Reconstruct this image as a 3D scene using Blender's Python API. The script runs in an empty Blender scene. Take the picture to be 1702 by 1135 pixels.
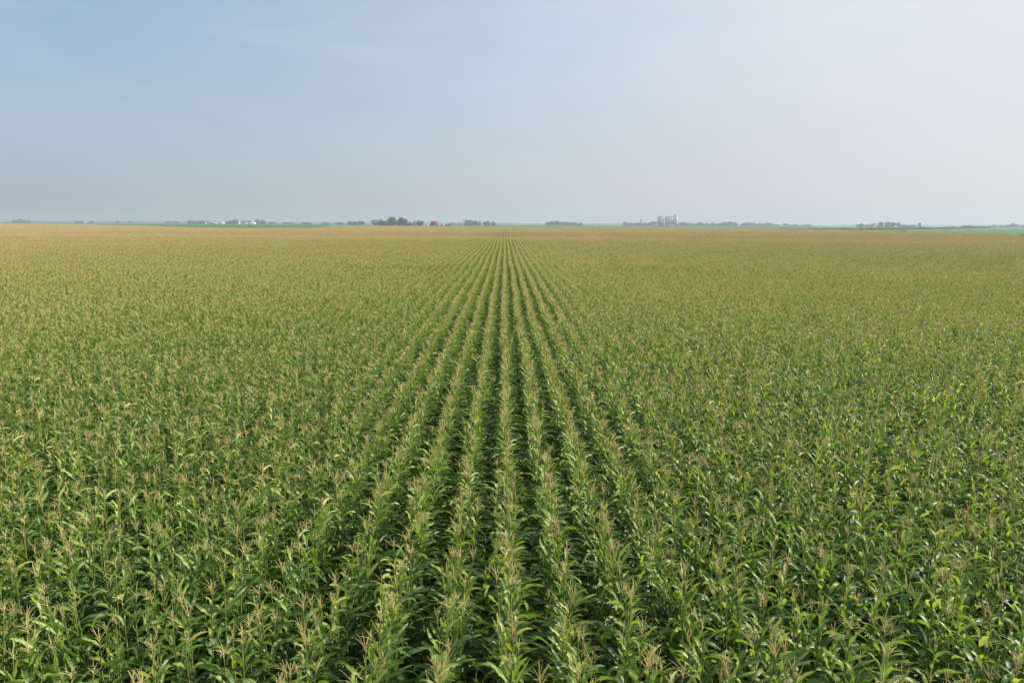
import bpy, bmesh, math, random
import numpy as np
from mathutils import Vector, Matrix, Euler

R = math.radians
random.seed(11)
rng = np.random.default_rng(7)
scene = bpy.context.scene
COL = scene.collection

# ------------------------------------------------------------------ camera, sky, sun, exposure
CAM_H = 7.05
F_PX, CX = 1135.0, 851.0          # focal length and centre in photograph pixels
PITCH, YAW, ROLL = R(9.77), R(0.66), R(0.235)
SUN_AZ, SUN_EL = R(82), R(35)     # azimuth measured to the right of the row direction
EXPOSURE, SKY = 0.58, 0.098
# low air: away from the sun (low, high) and towards the sun (low, high)
HAZE_A, HAZE_B = ((0.42, 0.49, 0.56), (0.345, 0.51, 0.67)), ((0.76, 0.765, 0.76), (0.80, 0.84, 0.88))
HAZE_Z, HAZE_F, HAZE_K = 0.10, 0.36, 1 / (0.10 * 2 ** 0.55)

cd = bpy.data.cameras.new("camera")
cd.sensor_width, cd.lens = 36.0, 24.0
cd.clip_start, cd.clip_end = 0.1, 80000
cam = bpy.data.objects.new("camera", cd)
COL.objects.link(cam)
cam.location = (0, 0, CAM_H)
cam.matrix_world = (Matrix.Translation((0, 0, CAM_H)) @ Matrix.Rotation(-YAW, 4, 'Z')
                    @ Matrix.Rotation(math.pi / 2 - PITCH, 4, 'X') @ Matrix.Rotation(ROLL, 4, 'Z'))
scene.camera = cam

world = bpy.data.worlds.new("World")
scene.world = world
world.use_nodes = True
wn, wl = world.node_tree.nodes, world.node_tree.links
wn.clear()
sky = wn.new('ShaderNodeTexSky')
sky.sky_type = 'NISHITA'
sky.sun_disc = False
sky.sun_elevation = SUN_EL
sky.sun_rotation = SUN_AZ
sky.altitude = 300
sky.air_density, sky.dust_density, sky.ozone_density = 1.0, 2.0, 2.0
bg = wn.new('ShaderNodeBackground')
bg.inputs['Strength'].default_value = SKY
wo = wn.new('ShaderNodeOutputWorld')
wtc = wn.new('ShaderNodeTexCoord')
sdir = Vector((math.sin(SUN_AZ) * math.cos(SUN_EL), math.cos(SUN_AZ) * math.cos(SUN_EL), math.sin(SUN_EL)))


def wmath(op, a, b=0.0, clamp=False):
    m = wn.new('ShaderNodeMath')
    m.operation, m.use_clamp = op, clamp
    for k, x in ((0, a), (1, b)):
        if hasattr(x, 'links'):
            wl.new(x, m.inputs[k])
        else:
            m.inputs[k].default_value = x
    return m.outputs[0]


def wmix(fac, a, b):
    m = wn.new('ShaderNodeMix')
    m.data_type = 'RGBA'
    for k, x in ((0, fac), (6, a), (7, b)):
        if hasattr(x, 'links'):
            wl.new(x, m.inputs[k])
        else:
            m.inputs[k].default_value = x
    return m.outputs[2]


# the humid air low over the horizon, paler towards the sun, and a few very thin high wisps
wsep = wn.new('ShaderNodeSeparateXYZ')
wl.new(wtc.outputs['Generated'], wsep.inputs[0])
wdot = wn.new('ShaderNodeVectorMath')
wdot.operation = 'DOT_PRODUCT'
wl.new(wtc.outputs['Generated'], wdot.inputs[0])
wdot.inputs[1].default_value = sdir
toward = wmath('MULTIPLY_ADD', wdot.outputs['Value'], 1 / 1.05, False)
toward.node.inputs[2].default_value = 0.30
toward.node.use_clamp = True
wup = wmath('MAXIMUM', wsep.outputs[2], 0.0)
low = wmath('MULTIPLY_ADD', wmath('POWER', 2.71828, wmath('MULTIPLY', wup, -1 / HAZE_Z)), HAZE_F, False)
low.node.inputs[2].default_value = 0.62
high = wmath('MULTIPLY', wup, 1 / 0.24, True)


def hk(c):
    return tuple(x * HAZE_K for x in c) + (1,)


hz_col = wmix(toward, wmix(high, hk(HAZE_A[0]), hk(HAZE_A[1])), wmix(high, hk(HAZE_B[0]), hk(HAZE_B[1])))
wmap = wn.new('ShaderNodeMapping')
wmap.inputs['Scale'].default_value = (1.2, 1.2, 7.0)
wmap.inputs['Rotation'].default_value = (0.1, 0.25, 0)
wl.new(wtc.outputs['Generated'], wmap.inputs['Vector'])
wnz = wn.new('ShaderNodeTexNoise')
wnz.inputs['Scale'].default_value, wnz.inputs['Detail'].default_value = 2.3, 5
wnz.inputs['Distortion'].default_value = 0.6
wl.new(wmap.outputs[0], wnz.inputs['Vector'])
wisp = wmath('MULTIPLY', wmath('MULTIPLY_ADD', wnz.outputs['Fac'], 3.0, False), 0.17)
wisp.node.inputs[0].links[0].from_node.inputs[2].default_value = -1.2
wisp.node.inputs[0].links[0].from_node.use_clamp = True
glow = wmath('MULTIPLY', wmath('POWER', toward, 3.0), 0.55)
low = wmath('ADD', low, glow)
veil = wmath('MINIMUM', low, 0.97)
wl.new(wmix(wmath('MULTIPLY', wisp, high), wmix(veil, sky.outputs['Color'], hz_col), hk((0.88, 0.90, 0.93))), bg.inputs['Color'])
wl.new(bg.outputs[0], wo.inputs['Surface'])

sd = bpy.data.lights.new("sun", 'SUN')
sd.energy, sd.angle, sd.color = 5.0, R(0.53), (1.0, 0.91, 0.78)
sun = bpy.data.objects.new("sun", sd)
COL.objects.link(sun)
sun.rotation_euler = sdir.to_track_quat('Z', 'Y').to_euler()
sun.location = (60, 40, 60)

vs = scene.view_settings
vs.view_transform, vs.look, vs.gamma, vs.exposure = 'Standard', 'None', 1.0, EXPOSURE
scene.cycles.max_bounces = 8
scene.cycles.transmission_bounces = 4
scene.cycles.volume_bounces = 1


# ------------------------------------------------------------------ helpers
def tag(o, label=None, cat=None, group=None, kind=None):
    for k, v in (('label', label), ('category', cat), ('group', group), ('kind', kind)):
        if v:
            o[k] = v
    return o


def place(px, D):
    """ground point that lies D metres ahead and shows at photograph column px"""
    xs = (px - CX) / F_PX * math.cos(PITCH) * D
    return (xs * math.cos(YAW) + D * math.sin(YAW), -xs * math.sin(YAW) + D * math.cos(YAW))


def yh(px):
    return 368.6 + 7.0 * px / 1702.0


def height_of(px, ytop, D):
    return CAM_H + (yh(px) - ytop) * D / (F_PX / math.cos(PITCH) ** 2)


def terrain(x, y):
    x, y = np.asarray(x, float), np.asarray(y, float)
    q = y + 0.06 * x + 22 * np.sin(x / 160.0)
    h = (0.40 * np.exp(-((q - 185) / 48) ** 2) - 0.75 * np.exp(-((q - 272) / 46) ** 2)
         + 0.45 * np.exp(-((q - 400) / 80) ** 2) - 0.3 * np.exp(-((q - 560) / 90) ** 2))
    near = 0.12 * np.sin(x / 23.0 + y / 31.0) * np.clip((y - 30) / 60, 0, 1) * np.exp(-(y / 400) ** 2)
    return h + near


# far edge of the corn: photograph column -> distance
EDGE_PX = np.array([-300, 0, 170, 310, 400, 525, 560, 620, 700, 800, 900, 1015, 1130, 1270, 1430, 1510, 1600, 1702, 2000.])
EDGE_D = np.array([1900, 1700, 1150, 690, 640, 680, 980, 1250, 1320, 1000, 930, 930, 1000, 860, 690, 540, 420, 300, 200.])


def col_of(x, y):
    xs = x * math.cos(YAW) - y * math.sin(YAW)
    d = x * math.sin(YAW) + y * math.cos(YAW)
    d = np.maximum(d, 0.5)
    return CX + xs / (d * math.cos(PITCH)) * F_PX, d


def in_corn(x, y, margin=0.0):
    px, d = col_of(x, y)
    return d + margin < np.interp(px, EDGE_PX, EDGE_D)


def mesh_from(name, verts, faces, mats, tint=None, mat_idx=None, smooth=False):
    me = bpy.data.meshes.new(name)
    verts = np.asarray(verts, np.float32)
    me.vertices.add(len(verts))
    me.vertices.foreach_set('co', verts.ravel())
    sizes = np.array([len(f) for f in faces], np.int32)
    loops = np.concatenate([np.asarray(f, np.int32) for f in faces]) if len(faces) and not isinstance(faces, np.ndarray) else np.asarray(faces, np.int32).ravel()
    starts = np.concatenate([[0], np.cumsum(sizes)[:-1]]).astype(np.int32)
    me.loops.add(len(loops))
    me.loops.foreach_set('vertex_index', loops)
    me.polygons.add(len(sizes))
    me.polygons.foreach_set('loop_start', starts)
    for m in mats:
        me.materials.append(m)
    if mat_idx is not None:
        me.polygons.foreach_set('material_index', np.asarray(mat_idx, np.int32))
    if tint is not None:
        a = me.attributes.new('tint', 'FLOAT_COLOR', 'POINT')
        t = np.ones((len(verts), 4), np.float32)
        t[:, :3] = tint
        a.data.foreach_set('color', t.ravel())
    if smooth:
        me.polygons.foreach_set('use_smooth', np.ones(len(sizes), bool))
    me.update(calc_edges=True)
    me.validate()
    return me


def link(name, me, parent=None):
    o = bpy.data.objects.new(name, me)
    COL.objects.link(o)
    if parent:
        o.parent = parent
    return o


def empty(name, loc, rz=0.0, scale=(1, 1, 1)):
    o = bpy.data.objects.new(name, None)
    o.empty_display_size = 0.3
    COL.objects.link(o)
    o.location, o.rotation_euler, o.scale = loc, (0, 0, rz), scale
    return o


class MB:
    """collects simple solids and links them as one mesh"""
    def __init__(self):
        self.v, self.f = [], []

    def add(self, vs, fs):
        b = len(self.v)
        self.v += [tuple(p) for p in vs]
        self.f += [tuple(i + b for i in f) for f in fs]

    def box(self, x0, x1, y0, y1, z0, z1):
        self.add([(x, y, z) for z in (z0, z1) for x, y in ((x0, y0), (x1, y0), (x1, y1), (x0, y1))],
                 [(3, 2, 1, 0), (4, 5, 6, 7), (0, 1, 5, 4), (1, 2, 6, 5), (2, 3, 7, 6), (3, 0, 4, 7)])

    def prism(self, profile, y0, y1):          # profile in x,z, extruded along y
        n = len(profile)
        self.add([(x, y0, z) for x, z in profile] + [(x, y1, z) for x, z in profile],
                 [tuple(range(n)), tuple(range(2 * n - 1, n - 1, -1))] +
                 [(i, i + n, (i + 1) % n + n, (i + 1) % n) for i in range(n)])

    def prism_x(self, profile, x0, x1):        # profile in y,z, extruded along x
        n = len(profile)
        self.add([(x0, y, z) for y, z in profile] + [(x1, y, z) for y, z in profile],
                 [tuple(range(n))[::-1], tuple(range(n, 2 * n))] +
                 [(i, (i + 1) % n, (i + 1) % n + n, i + n) for i in range(n)])

    def lathe(self, prof, cx=0, cy=0, n=20):    # profile of (radius, z)
        m = len(prof)
        vs = [(cx + r * math.cos(2 * math.pi * k / n), cy + r * math.sin(2 * math.pi * k / n), z)
              for r, z in prof for k in range(n)]
        fs = [(j * n + k, j * n + (k + 1) % n, (j + 1) * n + (k + 1) % n, (j + 1) * n + k)
              for j in range(m - 1) for k in range(n)]
        fs += [tuple(range(n))[::-1], tuple((m - 1) * n + k for k in range(n))]
        self.add(vs, fs)

    def build(self, name, mat, parent=None, smooth=False):
        me = mesh_from(name, self.v, self.f, [mat], smooth=smooth)
        bm = bmesh.new()
        bm.from_mesh(me)
        bmesh.ops.recalc_face_normals(bm, faces=bm.faces)
        bm.to_mesh(me)
        bm.free()
        return link(name, me, parent)


# ------------------------------------------------------------------ materials
def new_mat(name):
    m = bpy.data.materials.new(name)
    m.use_nodes = True
    n, l = m.node_tree.nodes, m.node_tree.links
    return m, n, l, n['Principled BSDF'], n['Material Output']


def ramp(n, stops):
    r = n.new('ShaderNodeValToRGB')
    e = r.color_ramp.elements
    while len(e) > 1:
        e.remove(e[0])
    e[0].position, e[0].color = stops[0][0], (*stops[0][1], 1)
    for p, c in stops[1:]:
        k = e.new(p)
        k.color = (*c, 1)
    return r


def mixc(n, l, fac, a, b, mode='MIX'):
    m = n.new('ShaderNodeMix')
    m.data_type, m.blend_type = 'RGBA', mode
    for idx, v in ((0, fac), (6, a), (7, b)):
        if hasattr(v, 'links'):
            l.new(v, m.inputs[idx])
        elif idx == 0:
            m.inputs[0].default_value = v
        else:
            m.inputs[idx].default_value = (*v, 1)
    return m.outputs[2]


def ripeness(n, l):
    """how far the crop has ripened, in patches a few metres to a few hundred metres across"""
    ge = n.new('ShaderNodeNewGeometry')
    tot = None
    for sx, sy, det, w in ((0.22, 0.16, 2, 0.55), (0.011, 0.017, 3, 0.65)):
        mp = n.new('ShaderNodeMapping')
        mp.inputs['Scale'].default_value = (sx, sy, 0.0)
        l.new(ge.outputs['Position'], mp.inputs['Vector'])
        nz = n.new('ShaderNodeTexNoise')
        nz.inputs['Scale'].default_value, nz.inputs['Detail'].default_value = 1.0, det
        l.new(mp.outputs[0], nz.inputs['Vector'])
        m = n.new('ShaderNodeMapRange')
        for k, v in (('From Min', 0.3), ('From Max', 0.7), ('To Min', 0.0), ('To Max', w)):
            m.inputs[k].default_value = v
        l.new(nz.outputs['Fac'], m.inputs[0])
        if tot is None:
            tot = m.outputs[0]
        else:
            a = n.new('ShaderNodeMath')
            a.operation, a.use_clamp = 'ADD', True
            l.new(tot, a.inputs[0])
            l.new(m.outputs[0], a.inputs[1])
            tot = a.outputs[0]
    # the back of the field was planted earlier and has turned further
    sp = n.new('ShaderNodeSeparateXYZ')
    l.new(ge.outputs['Position'], sp.inputs[0])
    m = n.new('ShaderNodeMapRange')
    m.interpolation_type = 'SMOOTHSTEP'
    for k, v in (('From Min', 12), ('From Max', 330), ('To Min', -0.06), ('To Max', 0.30)):
        m.inputs[k].default_value = v
    l.new(sp.outputs[1], m.inputs[0])
    a = n.new('ShaderNodeMath')
    a.operation, a.use_clamp = 'ADD', True
    l.new(tot, a.inputs[0])
    l.new(m.outputs[0], a.inputs[1])
    return a.outputs[0]


def leaf_material():
    m, n, l, p, out = new_mat('corn_leaf')
    at = n.new('ShaderNodeAttribute')
    at.attribute_name = 'tint'
    sep = n.new('ShaderNodeSeparateColor')
    l.new(at.outputs['Color'], sep.inputs[0])
    oi = n.new('ShaderNodeObjectInfo')
    base = ramp(n, [(0.0, (0.024, 0.076, 0.015)), (0.36, (0.072, 0.168, 0.029)),  # dark end also paints shade between rows, pale end the sunlit tops
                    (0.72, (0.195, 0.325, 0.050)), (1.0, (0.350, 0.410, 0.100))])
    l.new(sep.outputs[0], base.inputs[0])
    ripe = ripeness(n, l)
    hs = n.new('ShaderNodeHueSaturation')
    mr = n.new('ShaderNodeMapRange')
    mr.inputs['To Min'].default_value, mr.inputs['To Max'].default_value = 0.82, 1.18
    l.new(oi.outputs['Random'], mr.inputs[0])
    l.new(mr.outputs[0], hs.inputs['Value'])
    warm = mixc(n, l, 1.0, base.outputs[0], (1.38, 1.08, 0.92), 'MULTIPLY')
    l.new(mixc(n, l, ripe, base.outputs[0], warm), hs.inputs['Color'])
    rib = ramp(n, [(0.0, (1, 1, 1)), (0.16, (0, 0, 0))])
    l.new(sep.outputs[2], rib.inputs[0])
    c = mixc(n, l, rib.outputs[0], hs.outputs[0], (0.20, 0.29, 0.10))
    tip = ramp(n, [(0.88, (0, 0, 0)), (1.0, (1, 1, 1))])
    l.new(sep.outputs[1], tip.inputs[0])
    c = mixc(n, l, tip.outputs[0], c, (0.26, 0.21, 0.08))
    l.new(c, p.inputs['Base Color'])
    p.inputs['Roughness'].default_value = 0.47
    p.inputs['Specular IOR Level'].default_value = 0.62
    tr = n.new('ShaderNodeBsdfTranslucent')
    tc = mixc(n, l, 1.0, c, (1.25, 1.35, 0.6), 'MULTIPLY')
    l.new(tc, tr.inputs['Color'])
    mx = n.new('ShaderNodeMixShader')
    mx.inputs[0].default_value = 0.42
    l.new(p.outputs[0], mx.inputs[1])
    l.new(tr.outputs[0], mx.inputs[2])
    l.new(mx.outputs[0], out.inputs['Surface'])
    return m


def tassel_material():
    m, n, l, p, out = new_mat('corn_tassel')
    at = n.new('ShaderNodeAttribute')
    at.attribute_name = 'tint'
    sep = n.new('ShaderNodeSeparateColor')
    l.new(at.outputs['Color'], sep.inputs[0])
    young = ramp(n, [(0.0, (0.47, 0.53, 0.17)), (0.5, (0.62, 0.57, 0.22)), (1.0, (0.66, 0.52, 0.25))])
    old = ramp(n, [(0.0, (0.74, 0.61, 0.29)), (0.5, (0.82, 0.62, 0.32)), (1.0, (0.76, 0.50, 0.30))])
    l.new(sep.outputs[0], young.inputs[0])
    l.new(sep.outputs[0], old.inputs[0])
    tone = mixc(n, l, ripeness(n, l), young.outputs[0], old.outputs[0])
    l.new(tone, p.inputs['Base Color'])
    p.inputs['Roughness'].default_value = 0.7
    p.inputs['Specular IOR Level'].default_value = 0.2
    tr = n.new('ShaderNodeBsdfTranslucent')
    l.new(tone, tr.inputs['Color'])
    mx = n.new('ShaderNodeMixShader')
    mx.inputs[0].default_value = 0.25
    l.new(p.outputs[0], mx.inputs[1])
    l.new(tr.outputs[0], mx.inputs[2])
    l.new(mx.outputs[0], out.inputs['Surface'])
    return m


def noisy_mat(name, c1, c2, scale, rough=0.8, coord='Object', spec=0.3, detail=6):
    m, n, l, p, out = new_mat(name)
    tc = n.new('ShaderNodeTexCoord')
    nz = n.new('ShaderNodeTexNoise')
    nz.inputs['Scale'].default_value, nz.inputs['Detail'].default_value = scale, detail
    l.new(tc.outputs[coord], nz.inputs['Vector'])
    r = ramp(n, [(0.32, c1), (0.68, c2)])
    l.new(nz.outputs['Fac'], r.inputs[0])
    l.new(r.outputs[0], p.inputs['Base Color'])
    p.inputs['Roughness'].default_value = rough
    p.inputs['Specular IOR Level'].default_value = spec
    return m


def foliage_material(name, dark, light, trans=0.2):
    m, n, l, p, out = new_mat(name)
    at = n.new('ShaderNodeAttribute')
    at.attribute_name = 'tint'
    sep = n.new('ShaderNodeSeparateColor')
    l.new(at.outputs['Color'], sep.inputs[0])
    r = ramp(n, [(0.0, dark), (1.0, light)])
    l.new(sep.outputs[0], r.inputs[0])
    l.new(r.outputs[0], p.inputs['Base Color'])
    p.inputs['Roughness'].default_value = 0.6
    p.inputs['Specular IOR Level'].default_value = 0.25
    tr = n.new('ShaderNodeBsdfTranslucent')
    l.new(r.outputs[0], tr.inputs['Color'])
    mx = n.new('ShaderNodeMixShader')
    mx.inputs[0].default_value = trans
    l.new(p.outputs[0], mx.inputs[1])
    l.new(tr.outputs[0], mx.inputs[2])
    l.new(mx.outputs[0], out.inputs['Surface'])
    return m


def ground_material():
    """bare soil near by, a patchwork of far fields beyond the corn"""
    m, n, l, p, out = new_mat('farmland_ground')
    tc = n.new('ShaderNodeTexCoord')
    nz = n.new('ShaderNodeTexNoise')
    nz.inputs['Scale'].default_value, nz.inputs['Detail'].default_value = 6.0, 8
    l.new(tc.outputs['Object'], nz.inputs['Vector'])
    soil = ramp(n, [(0.3, (0.030, 0.022, 0.015)), (0.7, (0.075, 0.055, 0.038))])
    l.new(nz.outputs['Fac'], soil.inputs[0])
    mp = n.new('ShaderNodeMapping')
    mp.inputs['Scale'].default_value = (1 / 800, 1 / 800, 1)
    l.new(tc.outputs['Object'], mp.inputs['Vector'])
    vo = n.new('ShaderNodeTexVoronoi')
    vo.distance = 'CHEBYCHEV'
    vo.inputs['Scale'].default_value = 1.0
    vo.inputs['Randomness'].default_value = 0.6
    l.new(mp.outputs[0], vo.inputs['Vector'])
    sc = n.new('ShaderNodeSeparateColor')
    l.new(vo.outputs['Color'], sc.inputs[0])
    fields = ramp(n, [(0.0, (0.045, 0.12, 0.035)), (0.55, (0.06, 0.15, 0.05)), (0.75, (0.11, 0.16, 0.055)), (1.0, (0.20, 0.18, 0.09))])
    fields.color_ramp.interpolation = 'CONSTANT'
    l.new(sc.outputs[0], fields.inputs[0])
    at = n.new('ShaderNodeAttribute')
    at.attribute_name = 'tint'
    sp = n.new('ShaderNodeSeparateColor')
    l.new(at.outputs['Color'], sp.inputs[0])
    c = mixc(n, l, sp.outputs[0], soil.outputs[0], fields.outputs[0])
    l.new(c, p.inputs['Base Color'])
    p.inputs['Roughness'].default_value = 0.95
    p.inputs['Specular IOR Level'].default_value = 0.1
    return m


M_LEAF, M_TASSEL = leaf_material(), tassel_material()
M_STALK = noisy_mat('corn_stalk', (0.09, 0.15, 0.035), (0.20, 0.21, 0.07), 14, 0.6)
M_SOIL = ground_material()
M_CROWN = foliage_material('tree_leaves', (0.020, 0.042, 0.014), (0.075, 0.115, 0.035))
M_CORN_EDGE = foliage_material('shaded_corn_leaves', (0.018, 0.045, 0.014), (0.050, 0.095, 0.026))  # dark tone carries the shade on the farther corn field's edge
M_SOY = foliage_material('soybean_leaves', (0.028, 0.110, 0.010), (0.058, 0.175, 0.016), 0.15)
M_BARK = noisy_mat('bark', (0.05, 0.04, 0.03), (0.12, 0.10, 0.08), 5, 0.9)
M_RED = noisy_mat('red_paint', (0.24, 0.013, 0.028), (0.31, 0.020, 0.042), 0.6, 0.55)
M_REDROOF = noisy_mat('red_metal_roof', (0.21, 0.012, 0.027), (0.28, 0.020, 0.04), 0.4, 0.45)
M_WHITE = noisy_mat('white_paint', (0.60, 0.61, 0.60), (0.74, 0.74, 0.72), 0.8, 0.55)
M_METAL = noisy_mat('galvanised_steel', (0.36, 0.38, 0.39), (0.48, 0.49, 0.50), 0.7, 0.4)
M_ROOFG = noisy_mat('grey_roof', (0.22, 0.23, 0.24), (0.34, 0.35, 0.36), 0.6, 0.6)
M_CONC = noisy_mat('pale_concrete', (0.36, 0.36, 0.35), (0.46, 0.45, 0.43), 0.25, 0.85)
M_DARK = noisy_mat('dark_opening', (0.02, 0.02, 0.022), (0.045, 0.045, 0.05), 1.0, 0.5)
M_DSTEEL = noisy_mat('weathered_steel', (0.12, 0.12, 0.13), (0.20, 0.20, 0.21), 0.7, 0.6)


# ------------------------------------------------------------------ ground
def build_ground():
    ys = np.unique(np.concatenate([-np.geomspace(12000, 60, 14), np.arange(-40, 700, 10.), np.geomspace(700, 12000, 40)]))
    xs = np.unique(np.concatenate([-np.geomspace(12000, 700, 30), np.arange(-690, 691, 15.), np.geomspace(700, 12000, 30)]))
    X, Y = np.meshgrid(xs, ys)
    Z = terrain(X, Y)
    V = np.stack([X.ravel(), Y.ravel(), Z.ravel()], 1)
    nx, ny = len(xs), len(ys)
    i = (np.arange(ny - 1)[:, None] * nx + np.arange(nx - 1)[None]).ravel()
    F = np.stack([i, i + 1, i + nx + 1, i + nx], 1)
    far = np.where(in_corn(X.ravel(), Y.ravel(), -40) & (Y.ravel() > -200), 0.0, 1.0)
    t = np.repeat(far[:, None], 3, 1)
    o = link('ground', mesh_from('ground', V, [tuple(f) for f in F], [M_SOIL], t, smooth=True))
    tag(o, kind='structure')


build_ground()


# ------------------------------------------------------------------ corn plants
def grow_leaf(z0, az, length, width, a0, a1, seg, twist, wav, r, phase, wind=0.0):
    t = np.linspace(0, 1, seg + 1)
    a = a0 + (a1 - a0) * t ** 1.35
    ds = length / seg
    am = (a[1:] + a[:-1]) / 2
    rr = np.concatenate([[0], np.cumsum(np.sin(am) * ds)]) + 0.012
    zz = np.concatenate([[0], np.cumsum(np.cos(am) * ds)])
    az_t = az + 0.35 * wav * np.sin(t * 2.2 + phase) * t
    out = np.stack([np.cos(az_t), np.sin(az_t), np.zeros_like(t)], 1)
    c = np.stack([rr * out[:, 0] + wind * length * t ** 2, rr * out[:, 1] - 0.35 * wind * length * t ** 2, z0 + zz], 1)
    tan = np.sin(a)[:, None] * out + np.cos(a)[:, None] * np.array([0, 0, 1.])
    side0 = np.stack([-np.sin(az_t), np.cos(az_t), np.zeros_like(t)], 1)
    nor0 = np.cross(side0, tan) * -1.0
    tw = twist * t
    side = side0 * np.cos(tw)[:, None] + nor0 * np.sin(tw)[:, None]
    nor = nor0 * np.cos(tw)[:, None] - side0 * np.sin(tw)[:, None]
    w = width * 0.5 * np.clip((t + 0.06) / 0.22, 0.35, 1.0) * np.sqrt(np.clip(1 - t ** 2.6, 0, 1))
    w = np.maximum(w, 0.0008)
    fold = 0.42 * w * (1 - 0.6 * t)
    ripple = 0.014 * np.sin(t * 15 + phase) * np.clip(t * 4, 0, 1) * (1 - t)
    ripple2 = 0.014 * np.sin(t * 15 + phase + 1.9) * np.clip(t * 4, 0, 1) * (1 - t)
    L = c + side * w[:, None] + nor * (fold + ripple)[:, None]
    Rr = c - side * w[:, None] + nor * (fold + ripple2)[:, None]
    V = np.stack([L, c, Rr], 1).reshape(-1, 3)
    T = np.zeros((len(V), 3))
    T[:, 0] = r
    T[:, 1] = np.repeat(t, 3)
    T[:, 2] = np.tile([1, 0, 1], seg + 1)
    F = []
    for k in range(seg):
        b = 3 * k
        F += [(b, b + 1, b + 4, b + 3), (b + 1, b + 2, b + 5, b + 4)]
    return V, F, T


def tube(pts, rad, n=4):
    pts = np.asarray(pts, float)
    m = len(pts)
    d = np.gradient(pts, axis=0)
    d /= np.linalg.norm(d, axis=1)[:, None] + 1e-9
    ref = np.where(np.abs(d[:, 2:3]) > 0.9, np.array([[1., 0, 0]]), np.array([[0, 0, 1.]]))
    u = np.cross(d, ref)
    u /= np.linalg.norm(u, axis=1)[:, None] + 1e-9
    v = np.cross(d, u)
    ang = np.arange(n) * 2 * math.pi / n
    V = (pts[:, None] + np.asarray(rad)[:, None, None] * (np.cos(ang)[None, :, None] * u[:, None] + np.sin(ang)[None, :, None] * v[:, None])).reshape(-1, 3)
    F = [(k * n + j, k * n + (j + 1) % n, (k + 1) * n + (j + 1) % n, (k + 1) * n + j) for k in range(m - 1) for j in range(n)]
    return V, F


def join(parts):
    V, F, T, b = [], [], [], 0
    for v, f, t in parts:
        V.append(v)
        T.append(t)
        F += [tuple(i + b for i in q) for q in f]
        b += len(v)
    return np.concatenate(V), F, np.concatenate(T)


def grow_plant(seed, lod=0, thick=1.0):
    """returns foliage, stalk and tassel geometry of one plant with its base at the origin, the row along y"""
    q = random.Random(seed)
    top = q.uniform(2.02, 2.24)                      # where the flag leaf leaves the stalk
    plane = q.gauss(0, 0.65)                          # leaves stand in two ranks, mostly across the row
    nl = 17 if lod == 0 else 11
    seg = (9, 4)[lod]
    leaves = []
    for k in range(nl):
        f = k / (nl - 1)                              # 0 = lowest
        lo = 0.5 if lod == 0 else 0.8
        z = lo + (top - lo) * f ** 0.82
        az = plane + (math.pi if k % 2 else 0) + q.gauss(0, 0.42)
        up = max(0, f - 0.45) / 0.55                  # 0 below the ear, 1 at the flag leaf
        length = (0.63 - 0.32 * min(1, 1.5 * up)) * q.uniform(0.72, 1.18)
        width = (0.066 - 0.026 * up) * q.uniform(0.85, 1.15) * (1.0, 1.2)[lod]
        a0 = R(38 - 14 * up + q.gauss(0, 8))
        a1 = R(148 - 100 * min(1, 1.25 * up) + q.gauss(0, 22))
        if f > 0.8:
            a1 = R(q.uniform(30, 125))
        elif up > 0.1 and q.random() < 0.55:
            a1 += R(q.uniform(35, 90))              # tips that hook over
        r = min(1, max(0, 0.17 + 0.64 * up + q.gauss(0, 0.20)))  # lower leaves naturally deeper green; gap shade and sunlit tops painted in too
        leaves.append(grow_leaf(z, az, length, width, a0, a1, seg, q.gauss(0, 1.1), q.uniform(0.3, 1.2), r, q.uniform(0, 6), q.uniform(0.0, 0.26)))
    fol = join(leaves)
    ped = q.uniform(0.09, 0.19)
    tz = top + ped
    lx, ly = q.gauss(0, 0.02), q.gauss(0, 0.02)
    sv, sf = tube([(0, 0, -0.05), (0, 0, 1.0), (0, 0, top), (lx * .5, ly * .5, tz)], [0.0125, 0.011, 0.0075, 0.004], 5 if lod == 0 else 3)
    stalk = (sv, sf, np.full((len(sv), 3), 0.5))
    tone = q.choice([0.05, 0.2, 0.4, 0.55, 0.7, 0.9])
    br = []
    ln = q.uniform(0.12, 0.22)
    th = (0.0038, 0.0108)[lod] * thick
    v, f = tube([(lx * .5, ly * .5, tz - 0.01), (lx * .8, ly * .8, tz + ln * .5), (lx * 1.6, ly * 1.6, tz + ln)], [th, th * 1.05, th * .5], 4 if lod == 0 else 3)
    br.append((v, f, np.full((len(v), 3), tone)))
    nb = q.randint(5, 11) if lod == 0 else 7
    openness = q.uniform(0.4, 1.2)
    for k in range(nb):
        az = k * 2.399 + q.uniform(-.4, .4)
        b0 = tz + 0.08 * k / nb
        L = q.uniform(0.09, 0.22) * (1.05 - 0.35 * k / nb)
        a0 = R(q.uniform(18, 40)) * openness
        a1 = R(q.uniform(50, 100)) * openness * (1 - 0.35 * k / nb)
        pts = [np.array([lx * .5, ly * .5, b0])]
        ns = 4 if lod == 0 else 2
        for s in range(ns):
            a = a0 + (a1 - a0) * (s + .5) / ns
            pts.append(pts[-1] + L / ns * np.array([math.sin(a) * math.cos(az), math.sin(a) * math.sin(az), math.cos(a)]))
        rad = np.linspace(th * .75, th * .55, ns + 1)
        v, f = tube(pts, rad, 3)
        br.append((v, f, np.full((len(v), 3), min(1, max(0, tone + q.gauss(0, 0.12))))))
    return fol, stalk, join(br)


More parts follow.
